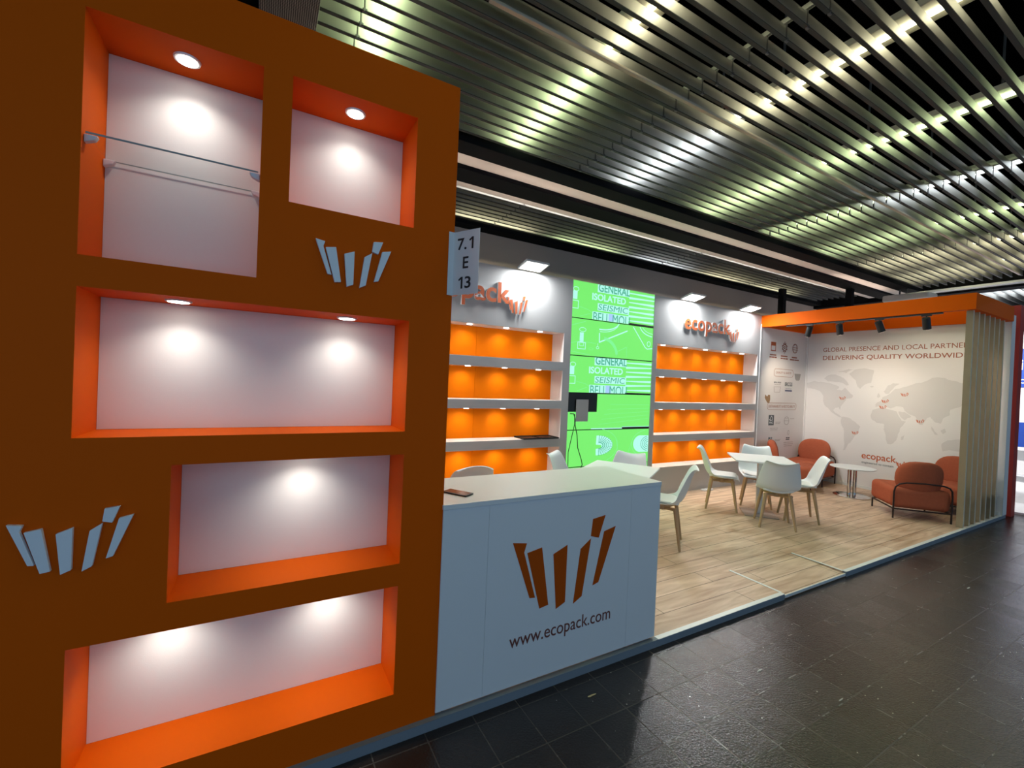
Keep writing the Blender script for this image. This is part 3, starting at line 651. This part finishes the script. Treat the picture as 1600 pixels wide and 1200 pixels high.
MAPR = Plane((MX, 0, 0), (0, -1, 0), (-1, 0, 0))
t = thing('world_map', (MX-.001, 1.4, .67), 'grey world map printed on the lounge end wall, with six small logos', 'wall map')
q = MB()
for pts in MAPD.values(): art_poly(q, MAP, roughen(roughen(pts)), .0005, .0012)
q.build('continents', MAPG, t)
for y, z in ((2.04, 1.632), (1.14, 1.74), (1.399, 1.613), (1.427, 1.51), (.925, 1.315), (1.816, 1.018)):
    q = MB()
    for p in logo_polys(-y-.055, -y+.055, z-.034, z+.034): art_poly(q, MAPR, p, .0012, .0025)
    q.build('map_logo', RUST, t)
def wall_text(body, fit, y0, y1, z0, z1, mt, label, bold=0):
    o = text_on(MAPR, body, -y0, -y1, z0, z1, .0006, .0022, fit=fit, bold=bold).build('wall_lettering', mt)
    return tag(o, label, 'lettering')
HEAD = mat('brown_heading', (.33, .09, .045), .6)
wall_text('GLOBAL PRESENCE AND LOCAL PARTNERS', 'GLOBAL PRESENCE AND LOCAL PARTNE', 2.396, .466, 2.494, 2.573, HEAD, 'upper heading line in brown capitals above the world map')
wall_text('DELIVERING QUALITY WORLDWIDE', 'DELIVERING QUALITY WORLDWID', 2.396, .460, 2.327, 2.421, HEAD, 'lower, bolder heading line in brown capitals above the world map', bold=.006)
t = thing('logo_sign', (MX-.001, 1.4, .49), 'printed orange wordmark under the world map', 'logo sign')
text_on(MAPR, 'ecopack', -1.70, -1.208, .545, .696, .0006, .0022, bold=.012).build('wordmark', RUST, t)
q = MB()
for p in logo_polys(-1.215, -1.075, .515, .625): art_poly(q, MAPR, p, .0006, .0022)
q.build('logo', RUST, t)
text_on(MAPR, 'engineered to contain', -1.695, -1.24, .485, .535, .0006, .0022).build('tagline', DARKGREY, t)

# printed panel on the lounge back wall
B_ = BACK; d0, d1 = .0006, .0018
t = thing('info_panel', (8.53, D-.001, .65), 'printed icons and captions on the white lounge wall beside the shelves', 'wall graphic')
PILL = mat('faded_brown_print', (.44, .24, .17), .6)
def pr(name, mt, fn): q = MB(); fn(q); q.build(name, mt, t)
def bars(q, x0, x1, z, h, n=3):
    xs = [x0+(x1-x0)*i/n for i in range(n+1)]
    for a, b in zip(xs, xs[1:]): art_poly(q, B_, [(a+.006, z), (b-.004, z), (b-.004, z+h), (a+.006, z+h)], d0, d1)
pr('icon', RUST, lambda q: (art_line(q, B_, [(8.085, 2.455), (8.225, 2.455), (8.225, 2.605), (8.085, 2.605)], .016, d0, d1, True), art_poly(q, B_, [(8.085, 2.545), (8.225, 2.545), (8.225, 2.605), (8.085, 2.605)], d0, d1)))
def star(q):
    pts = []
    for i in range(16):
        a = 2*PI*i/16; r = .085 if i % 2 else .055; pts.append((8.52+r*math.cos(a), 2.535+r*math.sin(a)))
    art_line(q, B_, pts, .018, d0, d1, True); art_line(q, B_, ell(8.52, 2.535, .022, .022, n=10), .012, d0, d1); art_line(q, B_, [(8.52, 2.62), (8.52, 2.645)], .012, d0, d1); art_line(q, B_, [(8.52, 2.45), (8.52, 2.425)], .012, d0, d1)
pr('icon', LETTERSIDE, star)
pr('icon', LETTERSIDE, lambda q: (art_line(q, B_, ell(8.875, 2.54, .085, .085), .012, d0, d1), art_line(q, B_, ell(8.875, 2.54, .045, .085), .008, d0, d1), art_line(q, B_, [(8.80, 2.555), (8.95, 2.555)], .01, d0, d1), art_line(q, B_, [(8.80, 2.515), (8.95, 2.515)], .008, d0, d1)))
for sp in ((8.045, 8.26, 2.365, .022, 1), (8.035, 8.275, 2.322, .022, 3), (8.40, 8.63, 2.36, .022, 1), (8.395, 8.645, 2.315, .022, 3), (8.77, 8.96, 2.355, .022, 1), (8.71, 9.03, 2.31, .022, 2),): pr('text_line', LETTERSIDE, lambda q: bars(q, *sp))
for x0, x1, z0, z1, s_, a0, a1 in ((8.215, 8.85, 1.985, 2.125, 'QUALITY & SAFETY', 8.275, 8.785), (8.048, 9.008, 1.364, 1.488, 'SUSTAINABILITY & RECYCLABILITY', 8.085, 8.97)):
    pr('caption_frame', PILL, lambda q: art_line(q, B_, rrect(x0, x1, z0, z1, .055), .007, d0, d1, True))
    text_on(B_, s_, a0, a1, (z0+z1)/2-.024, (z0+z1)/2+.024, d0, d1).build('caption', PILL, t)
pr('cup_picture', mat('grey_cup_print', (.38, .37, .35), .6), lambda q: art_poly(q, B_, [(8.895, 2.06), (9.115, 2.06), (9.085, 1.945), (9.05, 1.93), (8.96, 1.93), (8.925, 1.96)], d0, d1))
text_on(B_, 'BPA-FREE', 8.225, 8.456, 1.858, 1.884, d0, d1, bold=.02).build('caption', DARKGREY, t)
pr('icon', GREYINK, lambda q: (art_line(q, B_, [(8.232, 1.79), (8.448, 1.79), (8.422, 1.688), (8.256, 1.688)], .007, d0, d1, True), bars(q, 8.235, 8.45, 1.832, .008, 3)))
text_on(B_, 'BRCGS', 8.588, 8.838, 1.812, 1.886, d0, d1, bold=.02).build('caption', DARKGREY, t)
for sp in ((8.592, 8.836, 1.712, .026, 1), (8.61, 8.82, 1.758, .006, 3),): pr('text_line', BLUEINK, lambda q: bars(q, *sp))
pr('cup_picture', mat('brown_cup_print', (.33, .20, .10), .6), lambda q: art_poly(q, B_, [(7.965, 1.64), (8.03, 1.60), (8.06, 1.635), (8.12, 1.632), (8.125, 1.545), (8.105, 1.488), (8.045, 1.485), (7.99, 1.54), (7.955, 1.58)], d0, d1))
pr('label_block', DARKGREY, lambda q: art_poly(q, B_, [(8.106, 1.072), (8.278, 1.072), (8.278, 1.263), (8.106, 1.263)], d0, d1))
q = MB(); art_line(q, B_, [(8.13, 1.185), (8.16, 1.160), (8.165, 1.215), (8.195, 1.245), (8.225, 1.215), (8.23, 1.17), (8.165, 1.165)], .011, d1, d1+.0006); q.build('label_mark', PLATE, t)
text_on(B_, 'FSC', 8.135, 8.245, 1.105, 1.140, d1, d1+.0006, bold=.02).build('label_mark', PLATE, t)
pr('icon', GREYINK, lambda q: (art_line(q, B_, ell(8.698, 1.152, .08, .075), .01, d0, d1), art_line(q, B_, [(8.625, 1.15), (8.77, 1.15)], .01, d0, d1), art_line(q, B_, [(8.66, 1.19), (8.74, 1.19)], .008, d0, d1)))
for sp in ((8.325, 8.50, 1.125, .009, 2), (8.325, 8.48, 1.097, .009, 2), (8.16, 8.42, 1.012, .008, 3), (8.17, 8.41, .982, .008, 2), (8.33, 8.526, .80, .008, 2), (8.33, 8.50, .775, .008, 1), (8.63, 8.95, .735, .008, 3), (8.63, 8.96, .70, .008, 3), (8.64, 8.92, .665, .008, 2), (8.81, 8.96, 1.185, .01, 2),): pr('text_line', GREYINK, lambda q: bars(q, *sp))
text_on(B_, 'R!', 8.13, 8.245, .80, .855, d0, d1, bold=.03).build('caption', DARKGREY, t); text_on(B_, 'R!', 8.128, 8.24, .715, .77, d0, d1, bold=.03).build('caption', DARKGREY, t)
pr('icon', GREYINK, lambda q: art_line(q, B_, ell(8.78, .925, .028, .042, n=14), .007, d0, d1)); pr('icon', DARKGREY, lambda q: (bars(q, 8.70, 8.83, .815, .022, 2), bars(q, 8.695, 8.825, .785, .02, 1)))

# ================================================================== CHAIRS
SR = [(.212, .412, .165, .00, 0), (.205, .436, .185, .012, 0), (.12, .437, .208, .022, 0), (0, .426, .224, .035, 0), (-.11, .428, .232, .05, .01), (-.185, .462, .238, .055, .045), (-.225, .535, .236, .03, .075), (-.252, .63, .222, .008, .07), (-.275, .72, .203, .004, .055), (-.298, .785, .186, .012, .045), (-.325, .812, .172, .016, .035), (-.345, .812, .160, .014, .03)]
def make_chair(label, group, dome=False):
    t = thing('shell_chair', (0, 0, 0), label, 'chair', group)
    rows = []
    for i, (x, z, w, lift, fwd) in enumerate(SR):
        r = []
        for k in range(9):
            u = -1+k/4; zz = z+lift*abs(u)**2.5
            if dome and i >= 8: zz = z-(.014*(i-7))*abs(u)**2.5+.01*(i-7)*0
            if not dome and i >= 10: zz = z+lift*(abs(u)**2)*1.4-.012*(1-abs(u))
            r.append((x+fwd*abs(u)**2, u*w, zz))
        rows.append(r)
    MB().grid(rows).build('shell', SHELL, t, local=True, solid=.011, sub=2)
    pr_ = []
    for x, w in ((.185, .15), (.16, .17), (.05, .185), (-.08, .18), (-.15, .165), (-.165, .14)):
        zc = .45 if -.1 < x < .17 else .437
        pr_.append([(x, u*w, zc+.03*abs(u)**2.5 - (.01 if abs(u) > .95 else 0)) for u in (-1, -.9, -.5, 0, .5, .9, 1)])
    MB().grid(pr_).build('seat_pad', PADM, t, local=True, solid=.022, sub=2)
    q = MB()
    for s in (1, -1): q.tube([(.145, .145*s, .398), (0, 0, .375), (-.145, -.145*s, .398)], [.016, .021, .016], 8)
    q.tube([(0, 0, .36), (0, 0, .415)], .05, 14); q.build('under_frame', LEGW, t, local=True, smooth=True)
    for sx in (1, -1):
        for sy in (1, -1):
            MB().tube([(sx*.128, sy*.128, .412), (sx*.150, sy*.150, .27), (sx*.192, sy*.192, 0)], [.021, .0195, .0125], 10).build('leg', LEGW, t, local=True, smooth=True)
    return t
CH = [(3.735, 1.234, 128, 'white shell chair half hidden by the right end of the reception counter', 'chairs at the table behind the counter'),
      (5.625, 1.858, -54, 'white shell chair seen side on, left of the square table', 'chairs at the square table'),
      (6.27, 1.76, 214, 'white shell chair behind the square table, next to the shelves', 'chairs at the square table'),
      (5.56, 1.08, 40, 'white shell chair with its back to the aisle, in front of the square table', 'chairs at the square table'),
      (6.15, 1.113, 130, 'white shell chair right of the square table, back towards the lounge', 'chairs at the square table'),
      (3.16, 2.0, -57, 'white shell chair behind the counter, at the left edge of the green screen', 'chairs at the table behind the counter'),
      (3.74, 1.81, 213, 'white shell chair in front of the lower right of the green screen', 'chairs at the table behind the counter')]
c0 = None
for x, y, a, l, g in CH:
    if c0 is None: c0 = make_chair(l, g); c = c0
    else: c = copy_tree(c0); c['label'] = l; c['group'] = g
    c.location = (x, y, ZP+.001); c.rotation_euler = (0, 0, math.radians(a))
c = make_chair('white chair with a domed backrest behind the left part of the counter', 'chairs behind the counter', True)
c.location = (1.77, 2.02, ZP+.001); c.rotation_euler = (0, 0, math.radians(86)); c.scale = (1.08, 1.08, 1.04)

# ================================================================== TABLES
def square_table(x, y, a, label):
    t = thing('square_table', (x, y, ZP), label, 'table', 'square white tables', math.radians(a))
    s = .36
    MB().box(-s, s, -s, s, .728, .748).build('tabletop', WHITE, t, local=True, bevel=.003)
    MB().box(-.036, .036, -.036, .036, .012, .728).build('column', mat('grey_steel_column', (.55, .55, .53), .35, .6), t, local=True, bevel=.004)
    MB().box(-.16, .16, -.16, .16, .716, .728).build('mount_plate', BLACKM, t, local=True)
    MB().box(-.20, .20, -.20, .20, .001, .012).build('base_plate', mat('brushed_base_plate', (.50, .42, .36), .4, .7), t, local=True, bevel=.003)
square_table(5.86, 1.46, 43, 'white square table with four chairs in front of the right shelf unit')
square_table(3.39, 1.53, 33, 'white square table just behind the reception counter')
t = thing('round_table', (8.42, 1.46, ZP), 'low round white table on a chrome pedestal in the lounge', 'table')
MB().disc((8.42, 1.46), .305, .508, .522, 48).build('tabletop', WHITE, t, smooth=True, bevel=.003)
for dx in (-.045, .045): MB().tube([(8.42+dx*.86, 1.46-dx*.5, ZP+.02), (8.42+dx*.86, 1.46-dx*.5, .508)], .026, 20).build('column', CHROME, t, smooth=True)
MB().tube([(8.42, 1.46, ZP+.001), (8.42, 1.46, ZP+.012), (8.42, 1.46, ZP+.022)], [.25, .25, .22], 48).build('base_plate', CHROME, t, smooth=True)

# ================================================================== LOUNGE CHAIRS
def spow(v, e): return math.copysign(abs(v)**e, v)
def make_sofa(label, group):
    t = thing('lounge_chair', (0, 0, 0), label, 'armchair', group)
    q = MB(); q.box(-.30, .37, -.325, .325, .138, .415); q.build('seat', SOFA, t, local=True, bevel=.065, seg=6, smooth=True)
    rows = []; nu, nv = 15, 32
    for i in range(nu+1):
        a = -PI/2+PI*i/nu; r = []
        for j in range(nv+1):
            b = 2*PI*j/nv
            y = .264*spow(math.cos(a), .70)*spow(math.cos(b), .8); x_ = .075*spow(math.cos(a), .55)*spow(math.sin(b), .8); z_ = .226*spow(math.sin(a), .80)
            r.append((-.255+x_-.16*z_+.06*(y/.264)**2, y, .562+z_))
        rows.append(r)
    q = MB(); q.grid(rows); bmesh.ops.remove_doubles(q.bm, verts=q.bm.verts, dist=1e-4); q.build('backrest', SOFA, t, local=True, smooth=True)
    r = .0105; fr = []
    arc = [(-.31, -.315, .002), (-.315, -.315, .36), (-.325, -.305, .43), (-.345, -.27, .475), (-.36, -.20, .50), (-.368, 0, .51), (-.36, .20, .50), (-.345, .27, .475), (-.325, .305, .43), (-.315, .315, .36), (-.31, .315, .002)]
    MB().tube(arc, r, 10).build('back_hoop', FRAME, t, local=True, smooth=True)
    q = MB(); q.tube([(-.31, -.315, .130), (.30, -.315, .130), (.335, -.29, .130), (.345, -.25, .130), (.345, .25, .130), (.335, .29, .130), (.30, .315, .130), (-.31, .315, .130)], r, 10); q.tube([(-.31, -.315, .130), (-.31, .315, .130)], r, 10)
    q.build('base_rail', FRAME, t, local=True, smooth=True)
    for s in (1, -1): MB().tube([(.30, .315*s, .130), (.30, .315*s, .002)], r, 10).build('front_leg', FRAME, t, local=True, smooth=True)
    return t
SO = [(7.97, .575, 42, 'terracotta lounge chair turned with its back to the aisle'),
      (8.87, 2.335, 187, 'terracotta lounge chair in the lounge corner, left of the round table'),
      (8.06, 2.26, -60, 'terracotta lounge chair mostly hidden behind the square table'),
      (8.92, .41, 179, 'terracotta lounge chair behind the front one, partly behind the slats')]
s0 = None
for x, y, a, l in SO:
    if s0 is None: s0 = make_sofa(l, 'terracotta lounge chairs'); c = s0
    else: c = copy_tree(s0); c['label'] = l
    c.location = (x, y, ZP); c.rotation_euler = (0, 0, math.radians(a))

# ================================================================== SMALL THINGS
t = thing('floor_socket', (6.33, 2.60, ZP), 'white flat power strip on the floor below the right shelf unit', 'power strip')
MB().box(6.22, 6.44, 2.56, 2.64, ZP+.001, ZP+.025).build('body', WHITE, t, bevel=.004)
for k in range(3): MB().disc((6.265+.065*k, 2.60), .02, ZP+.025, ZP+.027, 16).build('outlet', GREYW, t)
for x, y, r, l, g in ((1.61, -.187, .017, 'yellow dry leaf on the dark floor in front of the counter', 0), (2.678, -.475, .014, 'pale paper scrap on the dark floor, nearest the kerb', 1), (2.849, -.832, .013, 'pale scrap on the dark floor in the middle of the aisle', 2), (5.591, -.637, .02, 'white star shaped scrap on the dark floor far along the aisle', 3)):
    pts = [(x+r*(1+.3*random.random())*math.cos(2*PI*i/9)*1.5, y+r*.32*(.6+.6*random.random())*math.sin(2*PI*i/9), .0012) for i in range(9)]
    tag(MB().prism(pts, (0, 0, .0025)).build('dry_leaf' if g == 0 else 'paper_scrap', LEAFY if g == 0 else LITTER), l, 'leaf' if g == 0 else 'scrap')
q = MB()
for i in range(120):
    x = random.uniform(.9, 5.5); y = -.08-random.random()**1.0*1.5; r = random.uniform(.0012, .0034); a = random.random()*PI; e = random.uniform(.25, 1)
    q.prism([(x+r*math.cos(b)*math.cos(a)-e*r*math.sin(b)*math.sin(a), y+r*math.cos(b)*math.sin(a)+e*r*math.sin(b)*math.cos(a), .0008) for b in (0, 1.3, 2.6, 3.9, 5.2)], (0, 0, .0015))
o = tag(q.build('floor_litter', LITTER), 'tiny pale crumbs scattered over the dark tiled aisle floor', 'litter'); o['kind'] = 'stuff'
t = thing('ceiling_duct', (10.1, 1.4, 3.43), 'pale flat duct hanging under the black beam behind the orange canopy', 'duct')
MB().box(9.9, 10.3, 1.08, 1.74, 3.43, 3.55).build('casing', GREYW, t, bevel=.03, seg=4)
for y in (1.45, 1.55): MB().box(10.09, 10.11, y-.01, y+.01, 3.55, 3.66).build('hanger', CLIPM, t)
# ceiling hangers above the canopy
for x, y, l in ((8.55, 2.74, 'black hanger post behind the left end of the orange canopy'), (9.42, 2.0, 'black hanger post behind the middle of the orange canopy')):
    tag(MB().box(x-.05, x+.05, y, y+.1, 3.067 if x < 9 else 2.951, 3.66).build('hanger_post', BEAM), l, 'post')
# ================================================================== NEIGHBOUR STAND
struct(MB().box(9.98, 16, -.2, 3.3, 0, .03).build('floor', mat('glossy_white_floor', (.75, .75, .76), .12)))
tag(MB().box(9.62, 9.80, -.05, .13, 0, 3.12).build('red_post', RED, bevel=.004), 'tall red post at the edge of the neighbouring stand', 'post')
struct(MB().box(13.6, 13.7, -.2, 3.3, 0, 3.2).build('wall_neighbour', mat('neighbour_white', (.9, .9, .9), .5)))
N_ = Plane((13.6, 0, 0), (0, -1, 0), (-1, 0, 0))
for z0, z1, l, s_ in ((2.0, 2.80, 'blue poster with white letters high on the neighbouring white wall', (('ia', .745, .50, 2.36, 2.57), ('on', .745, .52, 2.08, 2.17))), (.75, 1.28, 'blue poster low on the neighbouring white wall', ())):
    t = thing('poster', (13.59, .2, z0), l, 'poster')
    q = MB(); art_poly(q, N_, [(-1.0, z0), (.2, z0), (.2, z1), (-1.0, z1)], .001, .01); q.build('sheet', BLUE, t)
    for b, ya, yb, za, zb in s_: text_on(N_, b, -ya, -yb, za, zb, .01, .012, bold=.01).build('lettering', PLATE, t)
t = tag(MB().box(13.5, 13.59, -.2, 3.0, 3.16, 3.26).build('header_bar', BLACKM), 'black header bar across the neighbouring white wall', 'bar')
t = thing('white_table', (11.9, .25, .03), 'white high table in the neighbouring stand', 'table')
MB().box(11.5, 12.3, -.25, .75, .68, .86).build('tabletop', PLATE, t)
for x in (11.56, 12.24):
    for y in (-.19, .69): MB().box(x-.03, x+.03, y-.03, y+.03, .03, .68).build('leg', LETTERSIDE, t)
t = thing('white_bench', (11.25, .25, .03), 'white bench in front of the high table in the neighbouring stand', 'bench')
MB().box(11.1, 11.4, -.25, .75, .36, .45).build('seat', PLATE, t)
for y in (-.18, .68): MB().box(11.2, 11.3, y-.04, y+.04, .03, .36).build('leg', LETTERSIDE, t)
lamp('AREA', 'neighbour_lamp', (12.4, 1.2, 3.15), 95, (1, .97, .95), shape='RECTANGLE', size=1.6, size_y=1.6)
for k in range(26):
    y = -1.0+.125*k
    tag(MB().box(11.2, 15.5, y-.004, y+.004, 3.70, 3.79).build('ceiling_louver', STEELD), 'pale lit louvre blade above the neighbouring stand', 'ceiling louver', 'louvres over the neighbouring stand')
t = thing('batten_light', (12.4, .45, 3.92), 'bright batten above the neighbouring stand louvres', 'ceiling light')
MB().box(12.34, 12.46, -.9, 1.9, 3.925, 3.97).build('body', FIXT, t)
MB().box(12.39, 12.41, -.12, -.08, 3.968, 4.5).build('hanger_rods', CLIPM, t)
lamp('AREA', 'batten_lamp', (12.4, .5, 3.90), 45, COOL, parent=t, shape='RECTANGLE', size=.08, size_y=2.7)
